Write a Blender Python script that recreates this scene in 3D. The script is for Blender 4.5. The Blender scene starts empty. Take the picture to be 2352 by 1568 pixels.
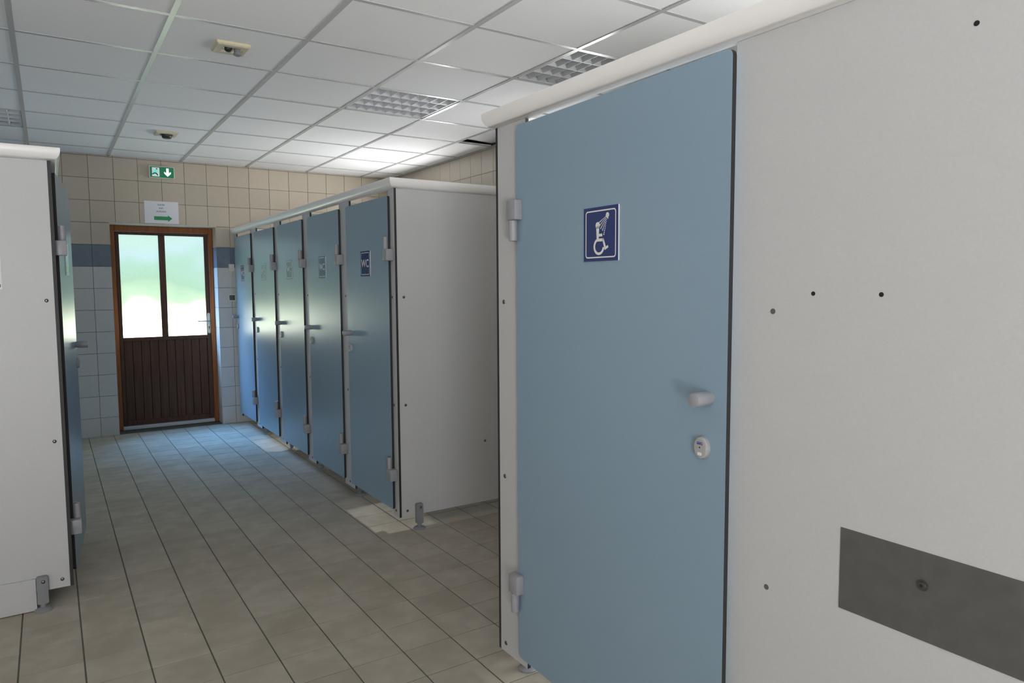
import bpy, bmesh, math, random
from mathutils import Vector, Matrix
random.seed(7)
sc = bpy.context.scene
col = sc.collection

# ------------------------------------------------------------------ camera
IMG_W, IMG_H = 2352, 1568
FPX, YAW, PITCH, ROLL, CAM_H = 1626.333, 0.578801, -0.078082, -0.0059312, 1.39314
cy_, sy_, cp_, sp_ = math.cos(YAW), math.sin(YAW), math.cos(PITCH), math.sin(PITCH)
FWD = Vector((sy_ * cp_, cy_ * cp_, sp_))
RGT = Vector((cy_, -sy_, 0.0))
UPV = RGT.cross(FWD)
RGT, UPV = (math.cos(ROLL) * RGT + math.sin(ROLL) * UPV, -math.sin(ROLL) * RGT + math.cos(ROLL) * UPV)
cd = bpy.data.cameras.new('camera')
cd.sensor_width = 36.0
cd.lens = FPX / IMG_W * 36.0
cd.clip_start = 0.02
cam = bpy.data.objects.new('camera', cd)
col.objects.link(cam)
M = Matrix((RGT, UPV, -FWD)).transposed().to_4x4()
M.translation = Vector((0, 0, CAM_H))
cam.matrix_world = M
sc.camera = cam

# ------------------------------------------------------------------ world, sun, daylight, exposure
w = bpy.data.worlds.new('world')
sc.world = w
w.use_nodes = True
bg = w.node_tree.nodes['Background']
bg.inputs[0].default_value = (0.62, 0.78, 1.0, 1)
bg.inputs[1].default_value = 0.3

SUN_DIR = Vector((-1.0, -0.13, -1.0)).normalized()     # enters by the windows behind the cubicles
sd = bpy.data.lights.new('sun', 'SUN')
sd.energy = 1.25
sd.angle = math.radians(1.2)
sd.color = (1.0, 0.97, 0.94)
sun = bpy.data.objects.new('sun', sd)
col.objects.link(sun)
sun.location = (6, 3, 8)
sun.rotation_euler = SUN_DIR.to_track_quat('-Z', 'Y').to_euler()

def area(name, loc, direction, sx, sy, power, color):
    d = bpy.data.lights.new(name, 'AREA')
    d.shape = 'RECTANGLE'
    d.size, d.size_y = sx, sy
    d.energy = power
    d.color = color
    o = bpy.data.objects.new(name, d)
    col.objects.link(o)
    o.location = loc
    o.rotation_euler = Vector(direction).to_track_quat('-Z', 'Y').to_euler()
    return o

# daylight in the entrance doorway behind the photographer and in the cubicle windows
area('sunlit_forecourt', (-1.35, -5.0, 0.01), (0, 0, 1), 2.6, 2.4, 1350, (0.97, 0.985, 1.0))
area('entrance_daylight', (-1.35, -3.62, 1.05), (0, 1, 0), 1.25, 1.9, 72, (0.92, 0.95, 1.0))
area('side_window_daylight', (-2.46, 6.3, 1.35), (1, 0, -0.2), 2.0, 0.9, 14, (0.52, 0.76, 1.0))
# the open blue sky above the garden, shining down through the glazed exit door
area('garden_sky', (-0.9, 9.8, 4.8), (0.36, -0.40, -0.83), 5.6, 3.4, 6000, (0.16, 0.47, 1.0))
WINDOWS = [(0.30, 1.70, 85), (3.85, 4.60, 22), (5.40, 5.95, 28), (6.15, 7.00, 48)]
for a, b, pw in WINDOWS:
    area('window_daylight', (3.60, (a + b) / 2, 1.85), (-1, 0, 0.35), b - a, 0.7, pw, (1.0, 0.98, 0.97))

sc.view_settings.view_transform = 'Standard'
sc.view_settings.look = 'None'
sc.view_settings.gamma = 1.0
sc.view_settings.use_curve_mapping = False
sc.view_settings.exposure = 0.0
sc.cycles.use_denoising = True
sc.cycles.max_bounces = 10
sc.cycles.diffuse_bounces = 6
sc.cycles.glossy_bounces = 4
sc.cycles.caustics_reflective = False
sc.cycles.caustics_refractive = False

# ------------------------------------------------------------------ materials
def nodes_of(m):
    nt = m.node_tree
    return nt, nt.nodes, nt.links, nt.nodes['Principled BSDF']

def mat(name, rgb, rough=0.5, metal=0.0, spec=0.5, var=0.0, scale=40.0, bump=0.0, bscale=None, obj_var=0.0,
        emit=None, estr=0.0, tint=None):
    m = bpy.data.materials.new(name)
    m.use_nodes = True
    nt, N, L, b = nodes_of(m)
    b.inputs['Base Color'].default_value = (*rgb, 1)
    b.inputs['Roughness'].default_value = rough
    b.inputs['Metallic'].default_value = metal
    b.inputs['Specular IOR Level'].default_value = spec
    if emit:
        b.inputs['Emission Color'].default_value = (*emit, 1)
        b.inputs['Emission Strength'].default_value = estr
    geo = None
    last = None
    if var > 0 or bump > 0 or obj_var > 0:
        geo = N.new('ShaderNodeNewGeometry')
    if var > 0:
        n = N.new('ShaderNodeTexNoise')
        n.inputs['Scale'].default_value = scale
        n.inputs['Detail'].default_value = 4
        L.new(geo.outputs['Position'], n.inputs['Vector'])
        r = N.new('ShaderNodeMapRange')
        r.inputs['From Min'].default_value = 0.3
        r.inputs['From Max'].default_value = 0.7
        r.inputs['To Min'].default_value = 1 - var
        r.inputs['To Max'].default_value = 1 + var
        L.new(n.outputs['Fac'], r.inputs['Value'])
        mx = N.new('ShaderNodeMix')
        mx.data_type = 'RGBA'
        mx.blend_type = 'MULTIPLY'
        mx.inputs['Factor'].default_value = 1
        mx.inputs[6].default_value = (*rgb, 1)
        L.new(r.outputs[0], mx.inputs[7])
        last = mx.outputs[2]
        if tint:
            n2 = N.new('ShaderNodeTexNoise')
            n2.inputs['Scale'].default_value = scale * 0.35
            L.new(geo.outputs['Position'], n2.inputs['Vector'])
            m2 = N.new('ShaderNodeMix')
            m2.data_type = 'RGBA'
            r2 = N.new('ShaderNodeMapRange')
            r2.inputs['From Min'].default_value = 0.42
            r2.inputs['From Max'].default_value = 0.68
            L.new(n2.outputs['Fac'], r2.inputs['Value'])
            L.new(r2.outputs[0], m2.inputs['Factor'])
            L.new(last, m2.inputs[6])
            m2.inputs[7].default_value = (*tint, 1)
            last = m2.outputs[2]
    if obj_var > 0:
        oi = N.new('ShaderNodeObjectInfo')
        r = N.new('ShaderNodeMapRange')
        r.inputs['To Min'].default_value = 1 - obj_var
        r.inputs['To Max'].default_value = 1 + obj_var
        L.new(oi.outputs['Random'], r.inputs['Value'])
        mx = N.new('ShaderNodeMix')
        mx.data_type = 'RGBA'
        mx.blend_type = 'MULTIPLY'
        mx.inputs['Factor'].default_value = 1
        if last is not None:
            L.new(last, mx.inputs[6])
        else:
            mx.inputs[6].default_value = (*rgb, 1)
        L.new(r.outputs[0], mx.inputs[7])
        last = mx.outputs[2]
    if last is not None:
        L.new(last, b.inputs['Base Color'])
    if bump > 0:
        n = N.new('ShaderNodeTexNoise')
        n.inputs['Scale'].default_value = bscale or scale
        n.inputs['Detail'].default_value = 3
        L.new(geo.outputs['Position'], n.inputs['Vector'])
        bp = N.new('ShaderNodeBump')
        bp.inputs['Strength'].default_value = bump
        bp.inputs['Distance'].default_value = 0.002
        L.new(n.outputs['Fac'], bp.inputs['Height'])
        L.new(bp.outputs[0], b.inputs['Normal'])
    return m

def wood(name, dark, light, rough, axis='Z'):
    m = bpy.data.materials.new(name)
    m.use_nodes = True
    nt, N, L, b = nodes_of(m)
    geo = N.new('ShaderNodeNewGeometry')
    mp = N.new('ShaderNodeMapping')
    mp.inputs['Scale'].default_value = {'Z': (60, 60, 2.5), 'X': (2.5, 60, 60)}[axis]
    L.new(geo.outputs['Position'], mp.inputs['Vector'])
    n = N.new('ShaderNodeTexNoise')
    n.inputs['Scale'].default_value = 1.0
    n.inputs['Detail'].default_value = 5
    n.inputs['Distortion'].default_value = 0.6
    L.new(mp.outputs[0], n.inputs['Vector'])
    cr = N.new('ShaderNodeValToRGB')
    cr.color_ramp.elements[0].position = 0.3
    cr.color_ramp.elements[1].position = 0.72
    cr.color_ramp.elements[0].color = (*dark, 1)
    cr.color_ramp.elements[1].color = (*light, 1)
    L.new(n.outputs['Fac'], cr.inputs[0])
    L.new(cr.outputs[0], b.inputs['Base Color'])
    b.inputs['Roughness'].default_value = rough
    b.inputs['Specular IOR Level'].default_value = 0.3
    return m

MT = {}
MT['white_hpl'] = mat('white_laminate', (0.505, 0.507, 0.512), 0.42, spec=0.45, var=0.02, scale=180, bump=0.12, bscale=420)
MT['core'] = mat('dark_laminate_core', (0.022, 0.020, 0.022), 0.55)
MT['blue_hpl'] = mat('blue_laminate', (0.235, 0.335, 0.425), 0.31, spec=0.8, var=0.015, scale=150, bump=0.05, bscale=380)
MT['rail'] = mat('white_rail_profile', (0.86, 0.84, 0.83), 0.28, spec=0.5)
MT['nylon'] = mat('grey_nylon', (0.30, 0.30, 0.32), 0.38)
MT['nylon_dark'] = mat('dark_grey_nylon', (0.22, 0.225, 0.24), 0.42)
MT['screw'] = mat('steel_screw', (0.17, 0.165, 0.16), 0.3, metal=0.9)
MT['plug'] = mat('grey_plug', (0.10, 0.10, 0.10), 0.6)
MT['hole'] = mat('drilled_hole', (0.012, 0.010, 0.010), 0.9)
MT['steel'] = mat('dull_steel_plate', (0.090, 0.090, 0.086), 0.5, metal=0.0, var=0.10, scale=28, bump=0.08, bscale=120)
MT['floor_tile'] = mat('beige_floor_tile', (0.41, 0.375, 0.318), 0.7, spec=0.08, var=0.09, scale=13, bump=0.10, bscale=45,
                       obj_var=0.06, tint=(0.365, 0.328, 0.272))
MT['grout'] = mat('dark_grout', (0.105, 0.096, 0.08), 0.85, var=0.15, scale=60)
MT['wall_grout'] = mat('wall_grout', (0.14, 0.125, 0.105), 0.85)
MT['beige_tile'] = mat('beige_wall_tile', (0.50, 0.435, 0.35), 0.22, var=0.02, scale=20, obj_var=0.035, bump=0.05, bscale=25)
MT['white_tile'] = mat('off_white_wall_tile', (0.60, 0.59, 0.56), 0.22, var=0.02, scale=20, obj_var=0.035, bump=0.05, bscale=25)
MT['blue_tile'] = mat('slate_blue_wall_tile', (0.135, 0.175, 0.225), 0.25, var=0.10, scale=14, obj_var=0.05, bump=0.05, bscale=25)
MT['plaster'] = mat('painted_plaster', (0.55, 0.52, 0.46), 0.7, var=0.03, scale=12)
MT['ceil_panel'] = mat('mineral_fibre_panel', (0.86, 0.86, 0.86), 0.85, spec=0.2, var=0.015, scale=90, bump=0.25, bscale=260, obj_var=0.012)
MT['tbar'] = mat('painted_steel_tee', (0.52, 0.52, 0.52), 0.24, spec=0.55)
MT['void'] = mat('shade_dark_slab', (0.03, 0.03, 0.03), 0.9)  # near-black colour stands in for the shade above the panels
MT['lum_white'] = mat('white_reflector', (0.66, 0.665, 0.68), 0.3)
MT['lum_body'] = mat('luminaire_body', (0.45, 0.45, 0.47), 0.45)
MT['tube'] = mat('fluorescent_tube', (0.82, 0.82, 0.82), 0.25)
MT['cream'] = mat('cream_plastic', (0.62, 0.56, 0.40), 0.4)
MT['black'] = mat('black_plastic', (0.018, 0.018, 0.018), 0.45)
MT['lens'] = mat('frosted_lens', (0.55, 0.55, 0.52), 0.2)
MT['frame_wood'] = wood('varnished_frame_wood', (0.24, 0.072, 0.020), (0.40, 0.130, 0.036), 0.32)
MT['leaf_wood'] = wood('dark_leaf_wood', (0.062, 0.026, 0.014), (0.115, 0.050, 0.026), 0.4)
MT['white_metal'] = mat('white_lacquered_metal', (0.72, 0.70, 0.64), 0.3)
MT['lever'] = mat('brushed_lever', (0.22, 0.24, 0.27), 0.3, metal=0.3)
MT['sill'] = mat('aluminium_threshold', (0.62, 0.62, 0.62), 0.4, metal=0.2)
MT['sign_blue'] = mat('navy_sign', (0.016, 0.032, 0.14), 0.2)
MT['sign_white'] = mat('white_sign_print', (0.74, 0.74, 0.72), 0.3)
MT['paper'] = mat('white_paper', (0.74, 0.74, 0.78), 0.7)
MT['ink'] = mat('grey_ink', (0.12, 0.12, 0.13), 0.7)
MT['arrow_green'] = mat('green_print', (0.03, 0.28, 0.10), 0.6)
MT['exit_green'] = mat('exit_green', (0.005, 0.12, 0.055), 0.35, emit=(0.01, 0.16, 0.075), estr=0.45)
MT['exit_white'] = mat('exit_light_field', (0.6, 0.7, 0.65), 0.35, emit=(0.75, 0.95, 0.88), estr=0.28)
MT['exit_glow'] = mat('exit_lit_arrow', (0.8, 0.85, 0.85), 0.35, emit=(0.85, 1.0, 0.95), estr=0.9)
MT['exit_cyan'] = mat('exit_lit_figure', (0.05, 0.4, 0.35), 0.35, emit=(0.10, 0.85, 0.72), estr=0.7)
MT['exit_dark'] = mat('exit_figure', (0.01, 0.07, 0.04), 0.4)
MT['screen'] = mat('dark_display', (0.012, 0.014, 0.018), 0.15)
MT['logo_blue'] = mat('blue_print', (0.03, 0.06, 0.30), 0.6)
MT['logo_red'] = mat('red_print', (0.42, 0.02, 0.04), 0.6)
MT['lock_face'] = mat('pale_grey_lock', (0.36, 0.36, 0.36), 0.35)

def frosted_pane():
    """Frosted glass; garden daylight behind it is painted in as a graded glow."""
    m = bpy.data.materials.new('frosted_glow_glass')
    m.use_nodes = True
    nt, N, L, b = nodes_of(m)
    geo = N.new('ShaderNodeNewGeometry')
    sx = N.new('ShaderNodeSeparateXYZ')
    L.new(geo.outputs['Position'], sx.inputs[0])
    n = N.new('ShaderNodeTexNoise')
    n.inputs['Scale'].default_value = 2.6
    n.inputs['Detail'].default_value = 1.0
    L.new(geo.outputs['Position'], n.inputs['Vector'])
    ma = N.new('ShaderNodeMath')
    ma.operation = 'MULTIPLY_ADD'
    L.new(n.outputs['Fac'], ma.inputs[0])
    ma.inputs[1].default_value = 0.42
    L.new(sx.outputs['Z'], ma.inputs[2])
    mr = N.new('ShaderNodeMapRange')
    mr.inputs['From Min'].default_value = 0.91 + 0.21
    mr.inputs['From Max'].default_value = 1.91 + 0.21
    L.new(ma.outputs[0], mr.inputs['Value'])
    cr = N.new('ShaderNodeValToRGB')
    r = cr.color_ramp
    r.elements[0].position = 0.0
    r.elements[0].color = (0.95, 1.0, 0.86, 1)
    r.elements[1].position = 1.0
    r.elements[1].color = (0.185, 0.265, 0.215, 1)
    for p_, c_ in ((0.20, (0.72, 0.80, 0.58)), (0.33, (0.24, 0.33, 0.19)), (0.5, (0.14, 0.225, 0.132)), (0.68, (0.145, 0.235, 0.165)), (0.82, (0.185, 0.255, 0.245))):
        e = r.elements.new(p_)
        e.color = (*c_, 1)
    L.new(mr.outputs[0], cr.inputs[0])
    n3 = N.new('ShaderNodeTexNoise')
    n3.inputs['Scale'].default_value = 90
    L.new(geo.outputs['Position'], n3.inputs['Vector'])
    mr3 = N.new('ShaderNodeMapRange')
    mr3.inputs['To Min'].default_value = 0.9
    mr3.inputs['To Max'].default_value = 1.1
    L.new(n3.outputs['Fac'], mr3.inputs['Value'])
    mx = N.new('ShaderNodeMix')
    mx.data_type = 'RGBA'
    mx.blend_type = 'MULTIPLY'
    mx.inputs['Factor'].default_value = 1
    L.new(cr.outputs[0], mx.inputs[6])
    L.new(mr3.outputs[0], mx.inputs[7])
    L.new(mx.outputs[2], b.inputs['Emission Color'])  # garden view and daylight are put into the pane's own glow colours
    st = N.new('ShaderNodeMapRange')
    st.inputs['From Min'].default_value = 0.10
    st.inputs['From Max'].default_value = 0.36
    st.inputs['To Min'].default_value = 14.0
    st.inputs['To Max'].default_value = 4.9
    L.new(mr.outputs[0], st.inputs['Value'])
    L.new(st.outputs[0], b.inputs['Emission Strength'])
    b.inputs['Base Color'].default_value = (0.3, 0.34, 0.32, 1)
    b.inputs['Roughness'].default_value = 0.25
    # part of the light passes the glass without being scattered
    tr = N.new('ShaderNodeBsdfTransparent')
    ms = N.new('ShaderNodeMixShader')
    ms.inputs[0].default_value = 0.67
    L.new(b.outputs[0], ms.inputs[1])
    L.new(tr.outputs[0], ms.inputs[2])
    L.new(ms.outputs[0], N['Material Output'].inputs[0])
    return m
MT['frosted'] = frosted_pane()

def clear_pane(k=1.0):
    m = bpy.data.materials.new('window_glass')
    m.use_nodes = True
    nt, N, L, b = nodes_of(m)
    N.remove(b)
    t = N.new('ShaderNodeBsdfTransparent')
    t.inputs[0].default_value = (0.93 * k, 0.95 * k, 0.95 * k, 1)
    g = N.new('ShaderNodeBsdfGlossy')
    g.inputs['Roughness'].default_value = 0.05
    mx = N.new('ShaderNodeMixShader')
    mx.inputs[0].default_value = 0.06
    L.new(t.outputs[0], mx.inputs[1])
    L.new(g.outputs[0], mx.inputs[2])
    L.new(mx.outputs[0], N['Material Output'].inputs[0])
    return m
MT['glass'] = clear_pane()
MT['dimming_glass'] = clear_pane(0.35)  # glass tinted dark to weaken the sun patch behind this window

# ------------------------------------------------------------------ mesh helpers
ORIGIN = {}

def link(o, parent=None, origin=(0, 0, 0)):
    col.objects.link(o)
    origin = Vector(origin)
    ORIGIN[o.name] = origin
    if parent is not None:
        o.parent = parent
        o.location = origin - ORIGIN[parent.name]
    else:
        o.location = origin
    return o

def tag(o, label=None, cat=None, group=None, kind=None):
    if label: o['label'] = label
    if cat: o['category'] = cat
    if group: o['group'] = group
    if kind: o['kind'] = kind
    return o

def empty(name, loc, label=None, cat=None, group=None, kind=None):
    o = bpy.data.objects.new(name, None)
    o.empty_display_size = 0.1
    link(o, None, loc)
    return tag(o, label, cat, group, kind)

def mesh_of(name, bm, mats, smooth=False):
    bmesh.ops.recalc_face_normals(bm, faces=bm.faces)
    me = bpy.data.meshes.new(name)
    bm.to_mesh(me)
    bm.free()
    for m in mats:
        me.materials.append(MT[m] if isinstance(m, str) else m)
    if smooth:
        for p in me.polygons:
            p.use_smooth = True
        try:
            me.set_sharp_from_angle(angle=math.radians(38))
        except Exception:
            pass
    return me

def mk(name, bm, mats, parent=None, origin=None, smooth=False, **tags):
    """bm is in world coordinates; the object's origin is moved to `origin` (default: its parent's)."""
    if isinstance(mats, str): mats = [mats]
    if origin is None:
        origin = ORIGIN[parent.name] if parent is not None else Vector((0, 0, 0))
    origin = Vector(origin)
    bmesh.ops.translate(bm, verts=bm.verts, vec=-origin)
    o = bpy.data.objects.new(name, mesh_of(name, bm, mats, smooth))
    link(o, parent, origin)
    return tag(o, **tags)

def inst(name, me, loc, parent, rot=None):
    o = bpy.data.objects.new(name, me)
    link(o, parent, loc)
    if rot is not None: o.rotation_euler = rot
    return o

def box(bm, lo, hi, mi=0, bev=0.0):
    lo, hi = [min(a, b) for a, b in zip(lo, hi)], [max(a, b) for a, b in zip(lo, hi)]
    vs = [bm.verts.new((x, y, z)) for x in (lo[0], hi[0]) for y in (lo[1], hi[1]) for z in (lo[2], hi[2])]
    fs = []
    for f in ((0, 1, 3, 2), (4, 6, 7, 5), (0, 4, 5, 1), (2, 3, 7, 6), (0, 2, 6, 4), (1, 5, 7, 3)):
        fc = bm.faces.new([vs[i] for i in f])
        fc.material_index = mi
        fs.append(fc)
    if bev > 0:
        es = list({e for f in fs for e in f.edges})
        bmesh.ops.bevel(bm, geom=es, offset=bev, segments=2, affect='EDGES', profile=0.5)
    return bm

def B(lo, hi, mi=0, bev=0.0):
    return box(bmesh.new(), lo, hi, mi, bev)

AX = {'X': lambda u, v, d: (d, u, v), 'Y': lambda u, v, d: (u, d, v), 'Z': lambda u, v, d: (u, v, d)}

def prism(bm, pts, axis, d0, d1, face_mi=0, side_mi=0):
    """pts: 2D outline (the two other axes in order) swept from d0 to d1 along axis."""
    f = AX[axis]
    a = [bm.verts.new(f(u, v, d0)) for u, v in pts]
    b = [bm.verts.new(f(u, v, d1)) for u, v in pts]
    fa = bm.faces.new(a); fa.material_index = face_mi
    fb = bm.faces.new(list(reversed(b))); fb.material_index = face_mi
    n = len(pts)
    for i in range(n):
        q = bm.faces.new((a[i], b[i], b[(i + 1) % n], a[(i + 1) % n]))
        q.material_index = side_mi
    return bm

def rrect(u0, v0, u1, v1, r, seg=5):
    if u1 < u0: u0, u1 = u1, u0
    if v1 < v0: v0, v1 = v1, v0
    out = []
    for cx, cyy, a0 in ((u1 - r, v1 - r, 0), (u0 + r, v1 - r, 90), (u0 + r, v0 + r, 180), (u1 - r, v0 + r, 270)):
        for k in range(seg + 1):
            a = math.radians(a0 + 90 * k / seg)
            out.append((cx + r * math.cos(a), cyy + r * math.sin(a)))
    return out

def slab(pts, axis, d0, d1):
    """laminate board: big faces mat 0, dark core edges mat 1."""
    return prism(bmesh.new(), pts, axis, d0, d1, 0, 1)

def rect(u0, v0, u1, v1):
    return [(u0, v0), (u1, v0), (u1, v1), (u0, v1)]

def cyl(bm, c, axis, r, l, seg=20, r2=None, mi=0, cap_mi=None):
    """cylinder starting at c, running l along axis ('X','Y','Z')."""
    f = AX[axis]
    i0 = 'XYZ'.index(axis)
    others = [k for k in range(3) if k != i0]
    r2 = r if r2 is None else r2
    A, Bv = [], []
    for k in range(seg):
        t = 2 * math.pi * k / seg
        u, v = math.cos(t), math.sin(t)
        A.append(bm.verts.new(f(c[others[0]] + r * u, c[others[1]] + r * v, c[i0])))
        Bv.append(bm.verts.new(f(c[others[0]] + r2 * u, c[others[1]] + r2 * v, c[i0] + l)))
    cm = mi if cap_mi is None else cap_mi
    bm.faces.new(A).material_index = cm
    bm.faces.new(list(reversed(Bv))).material_index = cm
    for k in range(seg):
        bm.faces.new((A[k], Bv[k], Bv[(k + 1) % seg], A[(k + 1) % seg])).material_index = mi
    return bm

def lathe(bm, c, axis, prof, seg=24, mi=0):
    """prof: (radius, distance along axis) list; closed with caps."""
    f = AX[axis]
    i0 = 'XYZ'.index(axis)
    others = [k for k in range(3) if k != i0]
    rings = []
    for r, d in prof:
        ring = []
        for k in range(seg):
            t = 2 * math.pi * k / seg
            ring.append(bm.verts.new(f(c[others[0]] + r * math.cos(t), c[others[1]] + r * math.sin(t), c[i0] + d)))
        rings.append(ring)
    for a, b in zip(rings, rings[1:]):
        for k in range(seg):
            bm.faces.new((a[k], b[k], b[(k + 1) % seg], a[(k + 1) % seg])).material_index = mi
    bm.faces.new(rings[0]).material_index = mi
    bm.faces.new(list(reversed(rings[-1]))).material_index = mi
    return bm

def project(x, y, z):
    v = Vector((x, y, z)) - Vector((0, 0, CAM_H))
    d = v.dot(FWD)
    return (IMG_W / 2 + FPX * v.dot(RGT) / d, IMG_H / 2 - FPX * v.dot(UPV) / d, d)

# flat print: text / shapes laid on a surface. frame = (origin, right, up, normal)
def text_bm(body, size, origin, right, up, normal, lift, thick=0.0004, bold=0.0, xscale=1.0):
    cu = bpy.data.curves.new('lettering', 'FONT')
    cu.body = body
    cu.size = size
    cu.align_x = 'CENTER'
    cu.align_y = 'CENTER'
    cu.offset = bold
    cu.resolution_u = 3
    ob = bpy.data.objects.new('lettering_source', cu)
    col.objects.link(ob)
    dg = bpy.context.evaluated_depsgraph_get()
    me = bpy.data.meshes.new_from_object(ob.evaluated_get(dg))
    bm = bmesh.new()
    bm.from_mesh(me)
    bpy.data.objects.remove(ob)
    bpy.data.curves.remove(cu)
    bpy.data.meshes.remove(me)
    o, r, u, n = Vector(origin), Vector(right), Vector(up), Vector(normal)
    for v in bm.verts:
        v.co = o + r * v.co.x * xscale + u * v.co.y + n * lift
    return bm

def flat_poly(bm, pts, origin, right, up, normal, lift, mi=0):
    o, r, u, n = Vector(origin), Vector(right), Vector(up), Vector(normal)
    vs = [bm.verts.new(o + r * a + u * b + n * lift) for a, b in pts]
    bm.faces.new(vs).material_index = mi
    return bm

def flat_ring(bm, outer, inner, *fr, mi=0):
    o, r, u, n, lift = Vector(fr[0]), Vector(fr[1]), Vector(fr[2]), Vector(fr[3]), fr[4]
    A = [bm.verts.new(o + r * a + u * b + n * lift) for a, b in outer]
    C = [bm.verts.new(o + r * a + u * b + n * lift) for a, b in inner]
    k = len(A)
    for i in range(k):
        bm.faces.new((A[i], A[(i + 1) % k], C[(i + 1) % k], C[i])).material_index = mi
    return bm

def disc_pts(cx, cyy, r, seg=18, a0=0, a1=360):
    return [(cx + r * math.cos(math.radians(a0 + (a1 - a0) * k / seg)), cyy + r * math.sin(math.radians(a0 + (a1 - a0) * k / seg))) for k in range(seg)]

# ------------------------------------------------------------------ the room
Y_END, X_R, X_L, Y_B, CEIL = 7.644, 3.35, -2.50, -3.60, 2.625
DX0, DX1, DZ1, DYF = 0.508, 1.447, 2.005, 7.83       # end door opening and frame plane

# floor: grout bed with tiles
bm = B((X_L - 0.2, Y_B - 0.2, -0.12), (X_R + 0.2, Y_END + 0.35, -0.0025))
floor = mk('floor', bm, 'grout', kind='structure')
FX, FP, FY, FPY = -0.1551, 0.2050, 3.6288, 0.2018
GX, GY = 0.0052, 0.0042

def tile_mesh(name, sx, sy, th, m, ch=0.0012):
    """tile centred on its origin, top at z=0 (local), chamfered top edge."""
    bm = bmesh.new()
    a = [bm.verts.new((x * sx / 2, y * sy / 2, -th)) for x, y in ((-1, -1), (1, -1), (1, 1), (-1, 1))]
    b = [bm.verts.new((x * sx / 2, y * sy / 2, -ch)) for x, y in ((-1, -1), (1, -1), (1, 1), (-1, 1))]
    c = [bm.verts.new((x * (sx / 2 - ch), y * (sy / 2 - ch), 0)) for x, y in ((-1, -1), (1, -1), (1, 1), (-1, 1))]
    for p, q in ((a, b), (b, c)):
        for i in range(4):
            bm.faces.new((p[i], p[(i + 1) % 4], q[(i + 1) % 4], q[i]))
    bm.faces.new(c)
    bm.faces.new(list(reversed(a)))
    return mesh_of(name, bm, [m])

ft_mesh = tile_mesh('floor_tile', FP - GX, FPY - GY, 0.004, 'floor_tile')
cells = []
for j in range(-12, 18):
    for i in range(-20, 38):
        x0, x1 = FX + FP * j + GX / 2, FX + FP * (j + 1) - GX / 2
        y1, y0 = FY - FPY * i - GY / 2, FY - FPY * (i + 1) + GY / 2
        if x1 < X_L or x0 > X_R or y1 < Y_B or y0 > Y_END: continue
        full = x0 > X_L and x1 < X_R and y0 > Y_B and y1 < Y_END
        score = 0
        cx, cyy = (x0 + x1) / 2, (y0 + y1) / 2
        u, v, d = project(cx, cyy, 0)
        hidden = (cx > 1.63 and cyy > 3.75) or (cx > 1.42 and cyy < 2.05) or (cx < 0.02 and cyy > 3.65)
        if full and d > 0.5 and -60 < u < 1320 and 900 < v < 1640 and not hidden:
            q = [project(a, b, 0) for a, b in ((x0, y0), (x1, y0), (x1, y1), (x0, y1))]
            score = abs(sum(q[k][0] * q[(k + 1) % 4][1] - q[(k + 1) % 4][0] * q[k][1] for k in range(4))) / 2
        cells.append((score, x0, x1, y0, y1))
cells.sort(reverse=True)
rest = bmesh.new()
n_ind = 0
for s, x0, x1, y0, y1 in cells:
    if s > 0 and n_ind < 300:
        inst('floor_tile', ft_mesh, ((x0 + x1) / 2, (y0 + y1) / 2, 0.0), floor)
        n_ind += 1
    else:
        box(rest, (max(x0, X_L), max(y0, Y_B), -0.004), (min(x1, X_R), min(y1, Y_END), 0.0))
mk('tiled_surface', rest, 'floor_tile', floor, kind='stuff')

# end wall (Y_END) with the door opening
WX, WZ, WP, WG = 0.3599, 2.4082, 0.2028, 0.003
bm = bmesh.new()
yb0, yb1 = Y_END + 0.004, Y_END + 0.32
box(bm, (X_L - 0.2, yb0, -0.1), (DX0, yb1, CEIL + 0.5))
box(bm, (DX1, yb0, -0.1), (X_R + 0.2, yb1, CEIL + 0.5))
box(bm, (DX0, yb0, DZ1), (DX1, yb1, CEIL + 0.5))
wall_end = mk('wall_end', bm, 'wall_grout', kind='structure')

def wall_mat(z):
    if z > 1.80: return 'beige_tile'
    if z > 1.60: return 'blue_tile'
    return 'white_tile'
wt_cache = {}

def wall_tile(parent, u0, u1, z0, z1, plane, d, reveal=None, name='wall_tile'):
    """one glazed tile: plane 'Y' faces -Y at y=d, plane 'X' faces -X at x=d."""
    m = wall_mat((z0 + z1) / 2)
    key = (round(u1 - u0, 4), round(z1 - z0, 4), plane, m)
    if key not in wt_cache:
        me = tile_mesh(name, key[0], key[1], 0.006, m, 0.0014)
        R = Matrix.Rotation(math.radians(90), 4, 'X') if plane == 'Y' else (Matrix.Rotation(math.radians(-90), 4, 'Z') @ Matrix.Rotation(math.radians(90), 4, 'X'))
        me.transform(R)
        wt_cache[key] = me
    c = ((u0 + u1) / 2, d, (z0 + z1) / 2) if plane == 'Y' else (d, (u0 + u1) / 2, (z0 + z1) / 2)
    return inst(name, wt_cache[key], c, parent)

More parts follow.
